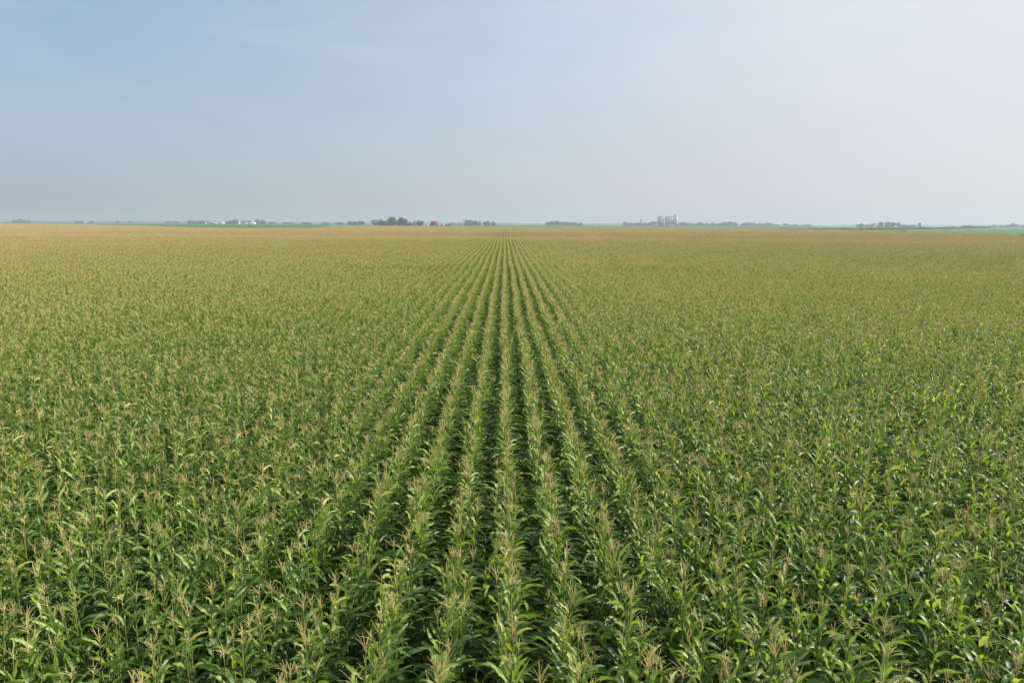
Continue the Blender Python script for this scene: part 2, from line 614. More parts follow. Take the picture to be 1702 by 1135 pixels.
NV = 20
plants = [grow_plant(100 + k) for k in range(NV)]
mid_plants = [grow_plant(200 + k, 0, 1.7) for k in range(14)]
far_plants = [grow_plant(300 + k, 1) for k in range(10)]
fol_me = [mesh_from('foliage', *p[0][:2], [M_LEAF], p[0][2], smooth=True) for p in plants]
stk_me = [mesh_from('stalk', *p[1][:2], [M_STALK], p[1][2], smooth=True) for p in plants]
tas_me = [mesh_from('tassel', *p[2][:2], [M_TASSEL], p[2][2], smooth=True) for p in plants]
TONE = [float(p[2][2][:, 0].mean()) for p in plants]

ROW, GAP, OFF = 0.762, 3.2 / 22, 0.03


def as_arrays(p):
    (fv, ff, ft), (sv, sf, st), (tv, tf, tt) = p
    V = np.concatenate([fv, sv, tv])
    T = np.concatenate([ft, st, tt])
    quads = np.array(list(ff) + [tuple(i + len(fv) for i in q) for q in sf] + [tuple(i + len(fv) + len(sv) for i in q) for q in tf], np.int32)
    mi = np.concatenate([np.zeros(len(ff)), np.ones(len(sf)), np.full(len(tf), 2)]).astype(np.int32)
    return V, quads, T, mi


P_NEAR = [as_arrays(p) for p in plants]
P_MID = [as_arrays(p) for p in mid_plants]
P_FAR = [as_arrays(p) for p in far_plants]


def quad_mesh(name, V, Q, T, mi):
    me = bpy.data.meshes.new(name)
    me.vertices.add(len(V))
    me.vertices.foreach_set('co', V.astype(np.float32).ravel())
    me.loops.add(Q.size)
    me.loops.foreach_set('vertex_index', Q.astype(np.int32).ravel())
    me.polygons.add(len(Q))
    me.polygons.foreach_set('loop_start', np.arange(len(Q), dtype=np.int32) * 4)
    for m in (M_LEAF, M_STALK, M_TASSEL):
        me.materials.append(m)
    me.polygons.foreach_set('material_index', mi.astype(np.int32))
    me.polygons.foreach_set('use_smooth', np.ones(len(Q), bool))
    a = me.attributes.new('tint', 'FLOAT_COLOR', 'POINT')
    t = np.ones((len(V), 4), np.float32)
    t[:, :3] = T
    a.data.foreach_set('color', t.ravel())
    me.update(calc_edges=True)
    return me


def rotz(V, a, s, lean):
    rx, ry = lean
    M = np.array(Euler((rx, ry, a)).to_matrix())
    return (V @ M.T) * s


def patch(name, pool, rows, length, seed):
    """a block of the field, `rows` rows wide and `length` metres long, centred on the origin"""
    g = np.random.default_rng(seed)
    Vs, Qs, Ts, Ms, b = [], [], [], [], 0
    for i in range(rows):
        x = (i - (rows - 1) / 2) * ROW
        for y in np.arange(-length / 2 + GAP / 2, length / 2, GAP):
            if g.random() < 0.03:
                continue
            V, Q, T, mi = pool[g.integers(len(pool))]
            s = g.normal(1.0, 0.05) + 0.03 * math.sin(x * 2 * math.pi / (rows * ROW) * 2 + seed) * math.sin(y * 2 * math.pi / length * (2 if rows > 5 else 1) + seed * 2.3)
            W = rotz(V, g.normal(0, 0.5), s, (g.normal(0, 0.07), g.normal(0, 0.018 if g.random() < .9 else .06))) + np.array([x + g.normal(0, .016), y + g.normal(0, .02), 0])
            T = T.copy()
            T[:, 0] = np.clip(T[:, 0] + g.normal(0, 0.08), 0, 1)
            Vs.append(W); Qs.append(Q + b); Ts.append(T); Ms.append(mi)
            b += len(W)
    return quad_mesh(name, np.concatenate(Vs), np.concatenate(Qs), np.concatenate(Ts), np.concatenate(Ms))


protos = [quad_mesh('corn', *p) for p in P_NEAR + P_MID]
N_ONE = len(protos)
N_MID, N_FAR = 8, 5
protos += [patch('corn', P_MID, 3, 3.2, 50 + k) for k in range(N_MID)]
protos += [patch('corn', P_FAR, 10, 12.8, 70 + k) for k in range(N_FAR)]
pc = bpy.data.collections.new('corn_models')
for k, me in enumerate(protos):
    pc.objects.link(bpy.data.objects.new('corn_model_%03d' % k, me))

TAN = 0.5 * 36 / 24 / math.cos(PITCH)


def in_view(x, y, m0, mk):
    xs = x * math.cos(YAW) - y * math.sin(YAW)
    return np.abs(xs) < TAN * y + m0 + mk * y


def growth(x, y):
    """slow variation of the stand's height over the field"""
    return (0.5 * np.sin(x / 5.3 + 1.1 * np.sin(y / 9.1)) + 0.5 * np.sin(y / 7.7 + x / 11.0 + 2.0) +
            0.6 * np.sin(x / 21 - y / 34 + 0.7))


def wobble(x, y):
    return 0.030 * np.sin(np.asarray(y) / 9.0 + x * 0.11) + 0.022 * np.sin(np.asarray(y) / 3.7 + x * 0.9)


Y1, Y2 = 73.6, 73.6 + 3.2 * 60     # single plants / small blocks / large blocks
pos, rot, scl, idx = [], [], [], []
nrow = int((TAN * Y1 + 12) / ROW)
cand = []
for i in range(-nrow, nrow + 1):
    x = OFF + i * ROW
    ys = np.arange(1.2, Y1, GAP)
    xs = np.full_like(ys, x)
    ok = in_view(xs, ys, 7, 0.04) & (rng.random(len(ys)) > 0.03)
    ys = ys[ok]
    n = len(ys)
    if not n:
        continue
    px_, py_ = x + wobble(x, ys) + rng.normal(0, .016, n), ys + rng.normal(0, .025, n)
    s = 1.0 + rng.normal(0, 0.045, n) - np.where(rng.random(n) < .08, rng.uniform(0.08, 0.28, n), 0) + 0.04 * growth(px_, py_)
    a = rng.normal(0, 0.5, n)
    le = np.stack([rng.normal(0, 0.07, n), rng.normal(0, 1, n) * np.where(rng.random(n) < .9, 0.018, 0.07)], 1)
    k = np.where(rng.random(n) < np.clip((py_ - 14) / 30, 0, 1), NV + rng.integers(0, len(P_MID), n), rng.integers(0, NV, n))
    z = terrain(px_, py_) - 0.01
    for j in range(n):
        cand.append((i, px_[j], py_[j], z[j], a[j], s[j], le[j, 0], le[j, 1], k[j]))
cand = np.array(cand)

# the 300 plants that show largest: their tops in frame, nearest the camera first
cam_inv = cam.matrix_world.inverted()
Mi = np.array(cam_inv)
topP = np.stack([cand[:, 1], cand[:, 2], cand[:, 3] + 2.35 * cand[:, 5], np.ones(len(cand))], 1) @ Mi.T
zc = -topP[:, 2]
u = topP[:, 0] / np.maximum(zc, .01) * F_PX
v = topP[:, 1] / np.maximum(zc, .01) * F_PX
seen = (zc > 1) & (np.abs(u) < 851) & (v > -560) & (v < 560)
order = np.argsort(np.where(seen, np.linalg.norm(topP[:, :3], axis=1), 1e9))[:300]
single = np.zeros(len(cand), bool)
single[order] = True

ORD = ['', 'first', 'second', 'third', 'fourth', 'fifth', 'sixth', 'seventh', 'eighth', 'ninth', 'tenth', 'eleventh', 'twelfth']


def row_phrase(i):
    if i == 0:
        return 'the centre row straight ahead'
    return '%s row %s of the centre row' % (ORD[min(12, abs(i))], 'left' if i < 0 else 'right')


def tone_phrase(t):
    return 'yellow-green' if t < 0.25 else 'straw' if t < 0.5 else 'tan' if t < 0.76 else 'reddish'


models = {}
for c in cand[order]:
    i, k = int(c[0]), int(c[8])
    loc, eul = (c[1], c[2], c[3]), Euler((c[6], c[7], c[4]))
    if k not in models:
        root = empty('corn_plant', loc)
        models[k] = (root, link('foliage', fol_me[k], root), link('stalk', stk_me[k], root), link('tassel', tas_me[k], root))
    else:
        src = models[k]
        root = src[0].copy()
        COL.objects.link(root)
        for ch in src[1:]:
            d = ch.copy()
            COL.objects.link(d)
            d.parent = root
    root.location, root.rotation_euler, root.scale = loc, eul, (c[5],) * 3
    tag(root, 'corn plant with %s tassel, near end of %s' % (tone_phrase(TONE[k]), row_phrase(i)),
        'corn plant', 'corn plants nearest the camera')

rest = cand[~single]
pos.append(rest[:, 1:4]); rot.append(np.stack([rest[:, 6], rest[:, 7], rest[:, 4]], 1)); scl.append(rest[:, 5]); idx.append(rest[:, 8])


def blocks(y0, y1, ly, rows, first, count, m0):
    w = rows * ROW
    ys = np.arange(y0 + ly / 2, y1, ly)
    for y in ys:
        half = TAN * y + m0 + 0.04 * y
        cx = y * math.tan(YAW)
        j0, j1 = math.floor((cx - half) / w), math.ceil((cx + half) / w)
        j = np.arange(j0, j1 + 1)
        x = OFF + j * w + (0 if rows % 2 else ROW / 2)
        yy = np.full(len(x), y)
        ok = in_corn(x, yy, ly / 2)
        x, yy = x[ok], yy[ok]
        n = len(x)
        if not n:
            continue
        z = terrain(x, yy)
        sy = (terrain(x, yy + 2) - terrain(x, yy - 2)) / 4
        flip = rng.choice([0, math.pi], n) if rows > 5 else np.zeros(n)
        rx = np.where(flip > 1, -sy, sy)
        pos.append(np.stack([x + wobble(x, yy), yy, z - 0.01], 1))
        rot.append(np.stack([np.arctan(rx), np.zeros(n), flip], 1))
        scl.append(1.0 + rng.uniform(-1, 1, n) * (0.02 if rows < 5 else 0.008))
        idx.append(first + rng.integers(0, count, n))


blocks(Y1, Y2, 3.2, 3, N_ONE, N_MID, 8)
blocks(Y2, 1900, 12.8, 10, N_ONE + N_MID, N_FAR, 15)
pos, rot, scl, idx = np.concatenate(pos), np.concatenate(rot), np.concatenate(scl), np.concatenate(idx)
print('corn instances', len(pos), 'single', len(rest))

pm = bpy.data.meshes.new('corn_field')
pm.vertices.add(len(pos))
pm.vertices.foreach_set('co', pos.astype(np.float32).ravel())
a = pm.attributes.new('turn', 'FLOAT_VECTOR', 'POINT'); a.data.foreach_set('vector', rot.astype(np.float32).ravel())
a = pm.attributes.new('size', 'FLOAT', 'POINT'); a.data.foreach_set('value', scl.astype(np.float32))
a = pm.attributes.new('model', 'INT', 'POINT'); a.data.foreach_set('value', idx.astype(np.int32))
pm.update()
corn = link('corn_field', pm)
tag(corn, 'wide field of green corn with tan tassels in long straight rows', 'corn field', kind='stuff')
gt = bpy.data.node_groups.new('corn_stand', 'GeometryNodeTree')
gt.interface.new_socket('Geometry', in_out='INPUT', socket_type='NodeSocketGeometry')
gt.interface.new_socket('Geometry', in_out='OUTPUT', socket_type='NodeSocketGeometry')
gn, gl = gt.nodes, gt.links
gi, go = gn.new('NodeGroupInput'), gn.new('NodeGroupOutput')
ci = gn.new('GeometryNodeCollectionInfo')
ci.inputs['Collection'].default_value = pc
ci.inputs['Separate Children'].default_value = True
ci.inputs['Reset Children'].default_value = True
iop = gn.new('GeometryNodeInstanceOnPoints')
iop.inputs['Pick Instance'].default_value = True


def named(nm, typ):
    x = gn.new('GeometryNodeInputNamedAttribute')
    x.data_type = typ
    x.inputs['Name'].default_value = nm
    return [o for o in x.outputs if o.enabled and o.name == 'Attribute'][0]


e2r = gn.new('FunctionNodeEulerToRotation')
gl.new(named('turn', 'FLOAT_VECTOR'), e2r.inputs[0])
gl.new(gi.outputs[0], iop.inputs['Points'])
gl.new(ci.outputs[0], iop.inputs['Instance'])
gl.new(named('model', 'INT'), iop.inputs['Instance Index'])
gl.new(e2r.outputs[0], iop.inputs['Rotation'])
gl.new(named('size', 'FLOAT'), iop.inputs['Scale'])
gl.new(iop.outputs[0], go.inputs[0])
md = corn.modifiers.new('stand', 'NODES')
md.node_group = gt


# ------------------------------------------------------------------ soybean fields beyond the corn
def leaf_quads(centres, size, g, flat=0.5, tint=None):
    n = len(centres)
    nrm = g.normal(0, 1, (n, 3))
    nrm[:, 2] = np.abs(nrm[:, 2]) + flat
    nrm /= np.linalg.norm(nrm, axis=1)[:, None]
    t = g.normal(0, 1, (n, 3))
    uu = np.cross(nrm, t); uu /= np.linalg.norm(uu, axis=1)[:, None]
    vv = np.cross(nrm, uu)
    s = (size * g.uniform(0.6, 1.3, n))[:, None]
    V = np.stack([centres - uu * s, centres - vv * s * .75, centres + uu * s, centres + vv * s * .75], 1).reshape(-1, 3)
    F = np.arange(4 * n).reshape(-1, 4)
    tn = g.uniform(0, 1, n) if tint is None else tint
    return V, [tuple(f) for f in F], np.repeat(tn, 4)[:, None].repeat(3, 1)


def soy_field(px0, px1, d0, d1, label, z=0.85, npx=120, nd=70):
    g = np.random.default_rng(int(px0))
    pxs = np.linspace(px0, px1, npx)
    V, T = [], []
    near = [max(d0, float(np.interp(p, EDGE_PX, EDGE_D)) + 6) for p in pxs]
    for j in range(nd):
        f = (j / (nd - 1)) ** 1.5
        for p, dn in zip(pxs, near):
            x, y = place(p, dn + (max(d1, dn + 30) - dn) * f)
            V.append((x, y, float(terrain(x, y)) + (z + g.normal(0, 0.09) if 0 < j < nd - 1 else 0.0)))
            T.append(g.uniform(0, 1))
    F = [(j * npx + i, j * npx + i + 1, (j + 1) * npx + i + 1, (j + 1) * npx + i) for j in range(nd - 1) for i in range(npx - 1)]
    o = link('soybean_field', mesh_from('soybean_field', V, F, [M_SOY], np.repeat(np.array(T)[:, None], 3, 1)))
    tag(o, label, 'field', kind='stuff')


soy_field(150, 545, 0, 2300, 'thin green strip of soybeans beyond the corn on the left')
soy_field(735, 1060, 0, 2600, 'thin blue-green strip of soybeans beyond the corn in the middle')
soy_field(1400, 1960, 0, 1500, 'bright green soybean field beyond the corn at the right edge')


# ------------------------------------------------------------------ shaded edge of a farther corn field, behind the right-hand soybeans
def far_corn_edge():
    g = np.random.default_rng(5)
    P = [place(1272, 880), place(1350, 900), place(1430, 960), place(1520, 1150), place(1600, 1500), place(1645, 1900)]
    H = [2.7, 3.0, 3.2, 3.6, 5.0, 6.0]
    seg = [math.dist(P[i], P[i + 1]) for i in range(len(P) - 1)]
    cum = np.concatenate([[0], np.cumsum(seg)])
    n = 9000
    s = g.uniform(0, cum[-1], n)
    x = np.interp(s, cum, [p[0] for p in P]); y = np.interp(s, cum, [p[1] for p in P]); h = np.interp(s, cum, H)
    h = h * (0.8 + 0.22 * np.sin(s / 13) * np.sin(s / 4.1 + 1) + 0.1 * np.sin(s / 37))
    c = np.stack([x + g.normal(0, 1.3, n), y + g.normal(0, 1.3, n), terrain(x, y) + h * g.uniform(0.05, 1, n) ** 0.7], 1)
    V, F, T = leaf_quads(c, 0.75, g, 0.1)
    o = link('corn_edge', mesh_from('corn_edge', V, F, [M_CORN_EDGE], T))  # dark leaf mass stands in for a farther corn field's shaded side
    tag(o, 'low dark green shaded edge of a farther corn field on the right', 'corn_edge', kind='stuff')


far_corn_edge()


# far belt of woodland that reads as one mass on the horizon
def far_belt():
    g = np.random.default_rng(9)
    C, S = [], []
    for _ in range(150):
        px = g.uniform(-80, 1790)
        D = g.uniform(4800, 7500)
        x, y = place(px, D)
        w, h = g.uniform(60, 190), g.uniform(8, 15)
        n = int(w)
        C.append(np.stack([x + g.uniform(-w, w, n), y + g.normal(0, 12, n), h * g.uniform(0.1, 1, n)], 1))
    C = np.concatenate(C)
    V, F, T = leaf_quads(C, 4.0, g, 0.0)
    o = link('distant_woodland', mesh_from('distant_woodland', V, F, [M_CROWN], T))
    tag(o, 'faint blue line of far woodland along the whole horizon', 'woodland', kind='stuff')


far_belt()

# ------------------------------------------------------------------ trees
KINDS = {
    'round': [(0, 0, .60, .42, .36), (.22, .05, .50, .30, .28), (-.22, -.08, .48, .30, .28), (.05, .2, .74, .28, .22), (-.08, -.15, .76, .26, .22), (0, 0, .32, .40, .22), (0.1, 0, .16, .38, .14)],
    'tall': [(0, 0, .48, .40, .34), (.10, .08, .68, .32, .24), (-.12, 0, .80, .24, .18), (.08, -.1, .30, .40, .20), (-.2, .1, .42, .26, .24), (0, 0, .18, .40, .16)],
    'wide': [(-.26, 0, .50, .28, .30), (.26, .05, .54, .28, .30), (0, -.1, .66, .34, .30), (.05, .12, .38, .44, .24), (-.1, 0, .78, .22, .18), (.15, 0, .2, .36, .16), (-.25, 0, .2, .30, .16)],
    'ragged': [(-.2, .05, .40, .26, .26), (.18, 0, .58, .28, .26), (-.05, .1, .78, .22, .20), (.28, -.1, .34, .22, .20), (-.3, 0, .62, .18, .18), (0, 0, .2, .36, .16)],
    'bush': [(0, 0, .45, .46, .45), (.2, .1, .50, .30, .40), (-.22, -.1, .42, .28, .38)],
}


def crown_mesh(kind, seed):
    g = np.random.default_rng(seed)
    C = []
    for (x, y, z, rh, rv) in KINDS[kind]:
        n = int(520 * rh * (rv + .2))
        d = g.normal(0, 1, (n, 3))
        d /= np.linalg.norm(d, axis=1)[:, None]
        rad = g.uniform(0.55, 1.04, n) ** 0.7
        bump = 1 + 0.13 * np.sin(d[:, 0] * 7 + seed) * np.cos(d[:, 2] * 6 + d[:, 1] * 5)
        C.append(np.array([x, y, z]) + d * (rad * bump)[:, None] * np.array([rh, rh, rv]))
    C = np.concatenate(C)
    C = C[C[:, 2] > 0.04]
    C[:, 2] *= 0.97 / C[:, 2].max()
    C[:, :2] *= 0.5 / np.abs(C[:, :2]).max()
    clump = 0.5 + 0.35 * np.sin(C[:, 0] * 14 + seed) * np.sin(C[:, 2] * 12 + C[:, 1] * 9)
    V, F, T = leaf_quads(C, 0.062, g, 0.15, np.clip(clump + g.normal(0, .18, len(C)), 0, 1))
    return mesh_from('crown', V, F, [M_CROWN], T)


def trunk_mesh(kind, seed):
    q = random.Random(seed)
    h = 0.62 if kind != 'bush' else 0.35
    parts = []
    v, f = tube([(0, 0, -0.02), (0.01, 0, h * .45), (q.uniform(-.03, .03), q.uniform(-.03, .03), h)], [0.036, 0.026, 0.010], 7)
    parts.append((v, f, np.zeros((len(v), 3))))
    for k in range(5):
        a = k * 1.26 + q.uniform(-.3, .3)
        z0 = h * q.uniform(.35, .8)
        L = q.uniform(.18, .30)
        v, f = tube([(0, 0, z0), (L * .5 * math.cos(a), L * .5 * math.sin(a), z0 + L * .55), (L * math.cos(a), L * math.sin(a), z0 + L * .9)], [0.017, 0.011, 0.004], 5)
        parts.append((v, f, np.zeros((len(v), 3))))
    V, F, T = join(parts)
    return mesh_from('trunk', V, F, [M_BARK], T, smooth=True)


TREES = {k: [(crown_mesh(k, 20 + 7 * j + len(k)), trunk_mesh(k, j)) for j in range(3)] for k in KINDS}
tree_q = random.Random(3)


def tree(px, ytop, wpx, D, kind, label, group=None):
    x, y = place(px, D)
    h = max(3.0, height_of(px, ytop, D))
    w = wpx * D / F_PX * (1.3 if D > 1700 else 1.1)
    cm, tm = tree_q.choice(TREES[kind])
    nm = {'bush': 'shrub'}.get(kind, 'tree')
    root = empty(nm, (x, y, float(terrain(x, y))), tree_q.uniform(0, 6.28), (w, w, h))
    link('crown', cm, root)
    link('trunk' if nm == 'tree' else 'stem', tm, root)
    tag(root, label, nm, group)


NTH = ['first', 'second', 'third', 'fourth', 'fifth', 'sixth', 'seventh', 'eighth', 'ninth', 'tenth', 'eleventh', 'twelfth']


def grove(where, D, items, group):
    """items: column, top row, width in photograph pixels, kind, own look"""
    for n, (px, yt, w, kind, look) in enumerate(items):
        nm = 'shrub' if kind == 'bush' else 'tree'
        tree(px, yt, w, D + tree_q.uniform(-.015, .015) * D, kind,
             '%s %s, %s from left %s' % (look, nm, NTH[n], where), group)


grove('in the faint far left grove', 3400, [
    (23, 364.8, 6, 'round', 'small hazy'), (32, 363.4, 7, 'tall', 'taller hazy'), (39, 365.2, 6, 'wide', 'low hazy'), (47, 365.6, 6, 'bush', 'low hazy')],
    'trees of the far left grove')
grove('around the white bin on left horizon', 3400, [
    (127, 366.8, 6, 'wide', 'small hazy'), (134, 366.6, 6, 'round', 'small hazy'), (151, 366.7, 6, 'wide', 'small hazy')],
    'trees around the far white bin')
grove('scattered right of the far white bin', 3800, [
    (195, 366.9, 6, 'round', 'tiny faint'), (215, 366.9, 5, 'round', 'tiny faint'), (279, 367.2, 12, 'wide', 'broad faint'), (291, 367.2, 12, 'wide', 'broad faint')],
    'scattered trees on the left horizon')
grove('at the white farmstead on the left', 2750, [
    (314, 365.8, 7, 'round', 'grey-blue'), (320, 366.6, 8, 'wide', 'low grey-blue'), (328, 366.9, 8, 'wide', 'low grey-blue'), (336, 366.4, 8, 'round', 'grey-blue'),
    (343, 366.2, 6, 'ragged', 'slim grey-blue'), (378, 367.2, 8, 'wide', 'low grey-blue'), (384, 366.2, 8, 'round', 'grey-blue'), (391, 364.4, 9, 'round', 'tall grey-blue'),
    (404, 366.3, 8, 'wide', 'grey-blue'), (413, 366.0, 9, 'wide', 'grey-blue'), (427, 364.0, 8, 'tall', 'tallest grey-blue'), (436, 365.6, 10, 'round', 'grey-blue')],
    'trees of the white farmstead')
grove('between white farmstead and dark grove', 2900, [
    (452, 368.8, 14, 'wide', 'low faint'), (478, 369.2, 16, 'wide', 'low faint'), (508, 369.3, 16, 'wide', 'low faint'), (541, 369.2, 12, 'wide', 'low faint'), (563, 369.0, 14, 'wide', 'low faint')],
    'low trees left of the dark grove')
grove('in the clump left of dark grove', 2200, [
    (581, 367.6, 9, 'round', 'rounded blue-grey'), (589, 367.8, 8, 'wide', 'low blue-grey'), (599, 367.2, 11, 'round', 'broad blue-grey')],
    'rounded clump left of the dark grove')
grove('in the pale clump behind the dark grove', 2500, [
    (620, 365.4, 8, 'round', 'pale hazy'), (627, 364.8, 9, 'wide', 'pale hazy')], 'pale trees behind the dark grove')
grove('in dark grove left of red barn', 1480, [
    (624, 370.3, 7, 'bush', 'low dark green'), (632, 363.4, 7, 'tall', 'narrow dark green'), (637, 366.6, 9, 'round', 'dark green'), (643, 365.2, 10, 'ragged', 'dark green'),
    (651, 360.0, 16, 'round', 'tallest broad dark green'), (662, 365.0, 9, 'wide', 'dark green'), (667, 361.2, 16, 'round', 'tall rounded dark green'), (674, 363.8, 9, 'tall', 'dark green'),
    (680, 368.8, 10, 'bush', 'low brownish green'), (688, 366.4, 6, 'ragged', 'small thin dark green'), (697, 366.2, 13, 'round', 'separate rounded dark green')],
    'trees of the dark grove')
grove('behind and beside the red barn', 1560, [
    (721, 367.2, 8, 'round', 'dark green'), (733.5, 372.6, 4, 'bush', 'small dark green'), (741, 372.0, 7, 'bush', 'low dark green'), (747, 372.2, 6, 'bush', 'low dark green')],
    'trees by the red barn')
grove('in the faint line right of red barn', 3600, [
    (752, 369.6, 12, 'wide', 'faint'), (764, 369.8, 12, 'wide', 'faint')], 'faint trees right of the red barn')
grove('in the clump right of red barn', 2150, [
    (774, 364.8, 8, 'tall', 'tall blue-grey'), (780, 365.4, 9, 'round', 'blue-grey'), (787, 366.0, 9, 'wide', 'blue-grey'), (791, 366.2, 5, 'tall', 'narrow blue-grey'),
    (796, 367.0, 6, 'ragged', 'separate small blue-grey'), (806, 368.4, 7, 'round', 'low blue-grey'), (811, 366.8, 6, 'tall', 'pointed blue-grey'), (819, 367.8, 8, 'wide', 'flat-topped blue-grey')],
    'blue-grey trees right of the red barn')
grove('in long clump right of vanishing point', 2600, [
    (910, 368.6, 9, 'wide', 'low blue-grey'), (917, 367.4, 9, 'round', 'blue-grey'), (925, 366.8, 10, 'round', 'tallest blue-grey'), (934, 368.2, 9, 'wide', 'blue-grey'),
    (942, 368.6, 9, 'wide', 'blue-grey'), (950, 369.0, 9, 'round', 'low blue-grey'), (956, 369.4, 6, 'round', 'small blue-grey'), (964, 370.0, 8, 'wide', 'faint low')],
    'long clump right of the vanishing point')
grove('in the belt left of grain elevator', 2900, [
    (1038, 368.6, 8, 'round', 'blue-grey'), (1045, 369.4, 8, 'wide', 'blue-grey'), (1055, 370.0, 10, 'wide', 'low blue-grey'), (1062, 369.6, 9, 'wide', 'low blue-grey'),
    (1071, 369.6, 10, 'wide', 'low blue-grey'), (1079, 369.2, 9, 'wide', 'low blue-grey'), (1086, 367.6, 10, 'round', 'taller rounded blue-grey')],
    'trees left of the grain elevator')
grove('in first belt right of grain elevator', 2800, [
    (1131, 369.2, 8, 'wide', 'blue-grey'), (1138, 369.0, 9, 'wide', 'blue-grey'), (1147, 370.6, 9, 'wide', 'low faint'), (1156, 371.0, 8, 'bush', 'low faint'), (1163, 369.2, 11, 'round', 'blue-grey'),
    (1174, 370.6, 11, 'wide', 'low blue-grey'), (1184, 369.8, 11, 'wide', 'blue-grey'), (1195, 370.8, 11, 'wide', 'low blue-grey'), (1205, 368.8, 10, 'round', 'blue-grey'), (1212, 368.0, 11, 'round', 'tallest blue-grey'),
    (1221, 369.0, 9, 'round', 'blue-grey')], 'belt of trees right of the grain elevator')
grove('in second belt right of grain elevator', 2800, [
    (1235, 370.0, 8, 'wide', 'blue-grey'), (1242, 369.4, 10, 'round', 'blue-grey'), (1252, 370.2, 10, 'wide', 'blue-grey'), (1262, 370.6, 9, 'wide', 'blue-grey'), (1270, 370.8, 9, 'wide', 'blue-grey'),
    (1278, 370.2, 9, 'round', 'blue-grey'), (1290, 373.0, 12, 'bush', 'very low blue-grey'), (1305, 371.4, 8, 'round', 'small rounded blue-grey'), (1320, 373.0, 16, 'wide', 'faint low'), (1340, 373.0, 16, 'wide', 'faint low')],
    'second belt of trees right of the elevator')
grove('in the grove above the dark corn edge', 2050, [
    (1426, 372.6, 6, 'bush', 'low blue-grey'), (1431, 371.2, 6, 'round', 'small blue-grey'), (1440, 373.0, 10, 'bush', 'low blue-grey'), (1451, 371.2, 11, 'wide', 'blue-grey'), (1463, 368.8, 10, 'round', 'tall blue-grey'),
    (1475, 368.4, 10, 'round', 'tallest blue-grey'), (1483, 369.0, 9, 'wide', 'tall blue-grey'), (1491, 369.8, 9, 'round', 'blue-grey'), (1502, 373.2, 13, 'wide', 'low blue-grey'), (1515, 373.6, 13, 'wide', 'low blue-grey'), (1528, 369.8, 6, 'tall', 'separate upright blue-grey')],
    'blue grove above the dark corn edge')
grove('on the far right horizon', 2500, [
    (1604, 374.0, 10, 'wide', 'very faint'), (1612, 374.4, 10, 'wide', 'very faint'), (1652, 374.0, 12, 'wide', 'faint'), (1664, 374.0, 10, 'wide', 'faint'), (1674, 373.4, 9, 'round', 'blue-grey'),
    (1682, 371.0, 8, 'tall', 'tallest blue-grey'), (1689, 372.6, 8, 'round', 'blue-grey'), (1700, 373.4, 11, 'wide', 'blue-grey')], 'trees on the far right horizon')
tree(1503, 382.6, 9, 600, 'bush', 'small dark shrub where the corn meets the bright green soybeans')
tree(1700, 390.4, 6, 330, 'bush', 'small dark shrub at the corner of the green field, right edge')


# ------------------------------------------------------------------ buildings
def gable(name, px, D, wide, deep, eave, ridge, wall, roof, label, cat, doors=1, windows=3, along='x', rz=0.0):
    x, y = place(px, D)
    root = empty(name, (x, y, float(terrain(x, y)) - 0.1), rz)
    w, d = wide / 2, deep / 2
    b = MB()
    o = 0.35
    if along == 'x':
        b.prism_x([(-d, 0), (d, 0), (d, eave), (0, ridge), (-d, eave)], -w, w)
        k = (ridge - eave) / d
        r = MB()
        r.prism_x([(-d - o, eave - k * o), (0, ridge), (d + o, eave - k * o), (d + o, eave - k * o + .25), (0, ridge + .28), (-d - o, eave - k * o + .25)], -w - o, w + o)
    else:
        b.prism([(-w, 0), (w, 0), (w, eave), (0, ridge), (-w, eave)], -d, d)
        k = (ridge - eave) / w
        r = MB()
        r.prism([(-w - o, eave - k * o), (0, ridge), (w + o, eave - k * o), (w + o, eave - k * o + .25), (0, ridge + .28), (-w - o, eave - k * o + .25)], -d - o, d + o)
    b.build('wall', wall, root)
    r.build('roof', roof, root)
    for k in range(doors):
        m = MB()
        cx = -w * 0.5 + k * w
        m.box(cx - min(1.6, w * .25), cx + min(1.6, w * .25), -d - .06, -d + .02, 0.1, min(3.4, eave * .8))
        m.build('door', M_DARK, root)
    for k in range(windows):
        m = MB()
        cx = -w * .8 + (k + .5) * (1.6 * w) / windows
        z0 = eave * .62
        m.box(cx - .5, cx + .5, -d - .05, -d + .02, z0, z0 + min(1.2, eave * .3))
        m.build('window', M_DARK, root)
    return tag(root, label, cat)


# red barn with a gambrel roof
def red_barn():
    D = 1490
    x, y = place(721.5, D)
    root = empty('red_barn', (x, y, float(terrain(x, y)) - 0.1))
    w, d = 7.8, 5.6
    b = MB()
    b.prism_x([(-d, 0), (d, 0), (d, 5.2), (d * .62, 8.8), (0, 11.2), (-d * .62, 8.8), (-d, 5.2)], -w, w)
    b.build('wall', M_RED, root)
    r = MB()
    pr = [(-d - .4, 4.9), (-d * .64, 8.95), (0, 11.4), (d * .64, 8.95), (d + .4, 4.9)]
    r.prism_x(pr + [(yy, zz + .28) for yy, zz in pr[::-1]], -w - .4, w + .4)
    r.build('roof', M_REDROOF, root)
    m = MB()
    m.box(-1.7, 1.7, -d - .08, -d + .02, 0.1, 3.8)
    m.build('door', M_WHITE, root)
    for k in (-6.8, -4.4, 4.4, 6.8):
        m = MB()
        m.box(k - .5, k + .5, -d - .06, -d + .02, 2.2, 3.4)
        m.build('window', M_WHITE, root)
    lt = MB()
    lt.prism([(-w - 3.8, 0), (-w - .03, 0), (-w - .03, 5.6), (-w - 3.8, 3.6)], -d + .6, d - .6)
    lt.build('lean_to', M_RED, root)
    c = MB()
    c.box(-.9, .9, -.9, .9, 11.2, 12.4)
    c.prism([(-1.1, 12.4), (1.1, 12.4), (0, 13.3)], -1.1, 1.1)
    c.build('cupola', M_REDROOF, root)
    tag(root, 'bright red barn beside the dark grove, left of the row vanishing point', 'barn')


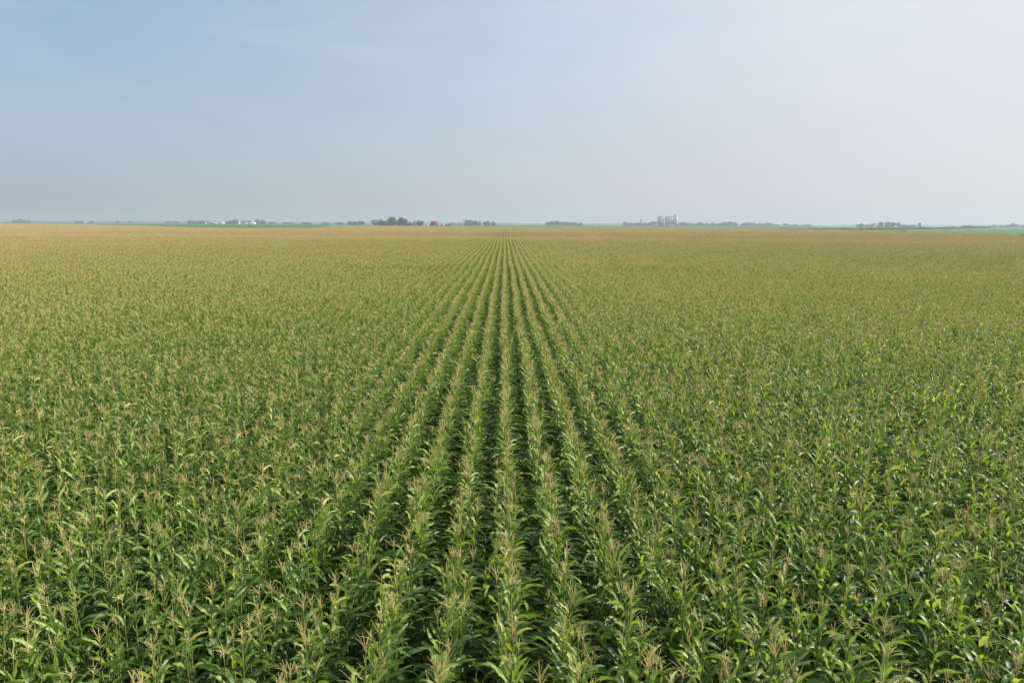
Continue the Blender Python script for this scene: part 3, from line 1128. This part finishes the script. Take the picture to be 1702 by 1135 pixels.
red_barn()
gable('shed', 736.5, 1500, 3.6, 4, 3.2, 4.4, M_WHITE, M_WHITE, 'tiny white shed just right of the red barn', 'shed', 1, 1)
gable('shed', 709, 1510, 7.5, 5, 3.0, 4.3, M_WHITE, M_METAL, 'low white shed just left of the red barn', 'shed', 1, 2)
gable('farmhouse', 340.5, 2650, 7, 8, 5.6, 9.2, M_WHITE, M_ROOFG, 'small white farmhouse among trees, leftmost building of the white farmstead', 'house', 1, 3, 'y')
gable('shed', 354, 2650, 28, 14, 4.6, 7.4, M_ROOFG, M_METAL, 'long grey metal shed right of the small white farmhouse', 'shed', 2, 3)
gable('barn', 367, 2720, 20, 13, 6.4, 9.8, M_WHITE, M_METAL, 'pale barn with bright roof in the middle of the white farmstead', 'barn', 1, 3)
gable('barn', 406, 2560, 18, 14, 4.8, 8.4, M_METAL, M_ROOFG, 'dull pale barn just right of the white grain bin', 'barn', 1, 3)
gable('barn', 417.5, 2540, 26, 14, 5.4, 9.0, M_WHITE, M_METAL, 'longest bright white barn at the right end of the white farmstead', 'barn', 2, 5)
gable('shed', 1453, 1980, 5.5, 5, 3.6, 5.4, M_WHITE, M_METAL, 'tiny white shed at the left foot of the blue grove on the right', 'shed', 1, 1)
gable('shed', 1487, 1980, 6, 5, 3.4, 5.2, M_WHITE, M_METAL, 'tiny white shed at the right foot of the blue grove on the right', 'shed', 1, 1)


def grain_bin(px, D, r, h, roof_h, label):
    x, y = place(px, D)
    root = empty('grain_bin', (x, y, float(terrain(x, y)) - 0.1))
    b = MB()
    prof = []
    n = 12
    for k in range(n):
        prof += [(r, h * k / n), (r + .05, h * (k + .5) / n)]
    b.lathe(prof + [(r, h)], n=24)
    b.build('wall', M_WHITE, root, True)
    t = MB()
    t.lathe([(r + .25, h + .01), (r * .25, h + roof_h * .85), (r * .25, h + roof_h), (0.05, h + roof_h + .2)], n=24)
    t.build('roof', M_METAL, root)
    d = MB()
    d.box(-.6, .6, -r - .12, -r + .15, .4, 2.4)
    d.build('door', M_ROOFG, root)
    l_ = MB()
    for sx in (-.25, .25):
        l_.box(r * .5 + sx - .04, r * .5 + sx + .04, -r * .87 - .25, -r * .87 - .15, .3, h)
    for k in range(int(h / .6)):
        l_.box(r * .5 - .21, r * .5 + .21, -r * .87 - .22, -r * .87 - .18, .5 + k * .6, .56 + k * .6)
    l_.build('ladder', M_DSTEEL, root)
    tag(root, label, 'grain bin')


grain_bin(396, 2570, 4.0, 10.2, 2.6, 'tall white grain bin standing left of the long white barns')
grain_bin(141, 3350, 4.2, 10.0, 2.8, 'tiny white grain bin between small trees on the left horizon')


def elevator():
    D = 2450
    x, y = place(1107, D)
    s = D * math.cos(PITCH) / F_PX                      # metres per photograph pixel
    root = empty('grain_elevator', (x, y, float(terrain(x, y)) - 0.1), -0.12)
    top = height_of(1100, 361.0, D)

    def silo(cx, cy, r, h, mat=M_CONC):
        b = MB()
        b.lathe([(r, 0), (r, h)], cx, cy, 22)
        b.build('silo', mat, root, False)
    x0, x1 = (1092.2 - 1107) * s, (1103.0 - 1107) * s
    x2, x3 = (1104.6 - 1107) * s, (1120.6 - 1107) * s
    for a, b_, n in ((x0, x1, 3), (x2, x3, 4)):
        r = (b_ - a) / n / 2
        for k in range(n):
            for cy in (-r * 1.02, r * 1.02):
                silo(a + r * (2 * k + 1), cy, r * .998, top)
        g = MB()
        g.box(a + .6, b_ - .6, -r * 1.95, r * 1.95, 0, top - .3)
        g.build('wall', M_CONC, root)
        g = MB()
        g.box(a + .4, b_ - .4, -r * 1.9, r * 1.9, top + .01, top + .8)
        g.build('roof_slab', M_CONC, root)
        g = MB()
        g.box(a + 1, b_ + (1.6 if n == 3 else -1), -2.0, 2.0, top + .82, top + 3.0)
        g.build('conveyor_gallery', M_METAL, root)
    hx0, hx1 = (1118.8 - 1107) * s, (1122.8 - 1107) * s
    ht = height_of(1120, 356.8, D)
    h = MB()
    h.box(hx0 + 1.2, hx1, -4.2, 4.2, 0, ht)
    h.build('headhouse', M_ROOFG, root)
    for k in range(3):
        m = MB()
        m.box(hx0 + 2 + k * 2.2, hx0 + 3 + k * 2.2, -4.26, -4.15, ht - 3.2, ht - 1.6)
        m.build('window', M_DARK, root)
    r = MB()
    r.box(hx0 + .9, hx1 + .3, -4.5, 4.5, ht + .01, ht + .5)
    r.build('roof_slab', M_ROOFG, root)
    wx0, wx1 = (1119.6 - 1107) * s, (1124.8 - 1107) * s
    rr = (wx1 - wx0) / 2
    b = MB()
    wt = height_of(1122, 362.4, D)
    b.lathe([(rr, 0), (rr, wt), (rr * .3, wt + 1.6)], (wx0 + wx1) / 2, -9.5, 24)
    b.build('silo', M_WHITE, root, False)['label'] = 'bright white sunlit silo'
    lx = (1125.6 - 1107) * s
    lt = height_of(1125, 363.2, D)
    t = MB()
    for sx in (-1.3, 1.1):
        for sy in (-1.2, 1.2):
            t.box(lx + sx, lx + sx + .25, sy - .12, sy + .13, 0, lt)
    for k in range(9):
        z = k * lt / 9
        t.box(lx - 1.3, lx + 1.35, -1.3, -1.18, z + .2, z + .5)
        t.box(lx - 1.3, lx + 1.35, 1.2, 1.32, z + .2, z + .5)
    t.box(lx - .9, lx + .8, -.7, .7, 0, lt + 1.4)
    t.build('leg_tower', M_DSTEEL, root)
    sh = MB()
    sh.prism_x([(-9, 0), (-17, 0), (-17, 4.6), (-13, 6.2), (-9, 4.6)], x2 + 6, x3 - 4)
    sh.build('truck_shed', M_METAL, root)
    tag(root, 'tall pale grain elevator of joined concrete silos with a headhouse on its right', 'grain elevator')


elevator()


def water_tower():
    D = 3000
    px = 1064.5
    x, y = place(px, D)
    h = height_of(px, 364.0, D)
    root = empty('water_tower', (x, y, float(terrain(x, y)) - 0.1))
    t = MB()
    t.lathe([(0.4, h - 13), (1.8, h - 12), (3.0, h - 9.5), (3.2, h - 5), (2.8, h - 2.5), (1.6, h - .6), (0.2, h)], n=18)
    t.build('tank', M_DSTEEL, root, True)
    st = MB()
    st.lathe([(2.0, 0), (.9, 3), (.8, h - 12.5)], n=14)
    st.build('pedestal', M_DSTEEL, root, True)
    for k in range(6):
        a = k * math.pi / 3
        v, f = tube([(3.6 * math.cos(a), 3.6 * math.sin(a), 0), (2.6 * math.cos(a), 2.6 * math.sin(a), h - 10.4)], [.28, .22], 6)
        lm = mesh_from('leg', v, f, [M_DSTEEL])
        link('leg', lm, root)
    tag(root, 'slim dark water tower rising above trees left of the grain elevator', 'water tower')


water_tower()


# ------------------------------------------------------------------ haze
def haze():
    m = bpy.data.materials.new('haze')
    m.use_nodes = True
    n, l = m.node_tree.nodes, m.node_tree.links
    n.clear()
    out = n.new('ShaderNodeOutputMaterial')
    pv = n.new('ShaderNodeVolumePrincipled')
    pv.inputs['Color'].default_value = (0.57, 0.645, 0.765, 1)
    pv.inputs['Density'].default_value = 0.00022
    pv.inputs['Anisotropy'].default_value = 0.2
    pv.inputs['Density Attribute'].default_value = ''
    l.new(pv.outputs[0], out.inputs['Volume'])
    b = MB()
    b.box(-12600, 12600, -12600, 12600, -2.2, 62)
    o = b.build('haze', m)
    tag(o, 'pale summer haze over the far fields', 'haze', kind='stuff')


haze()
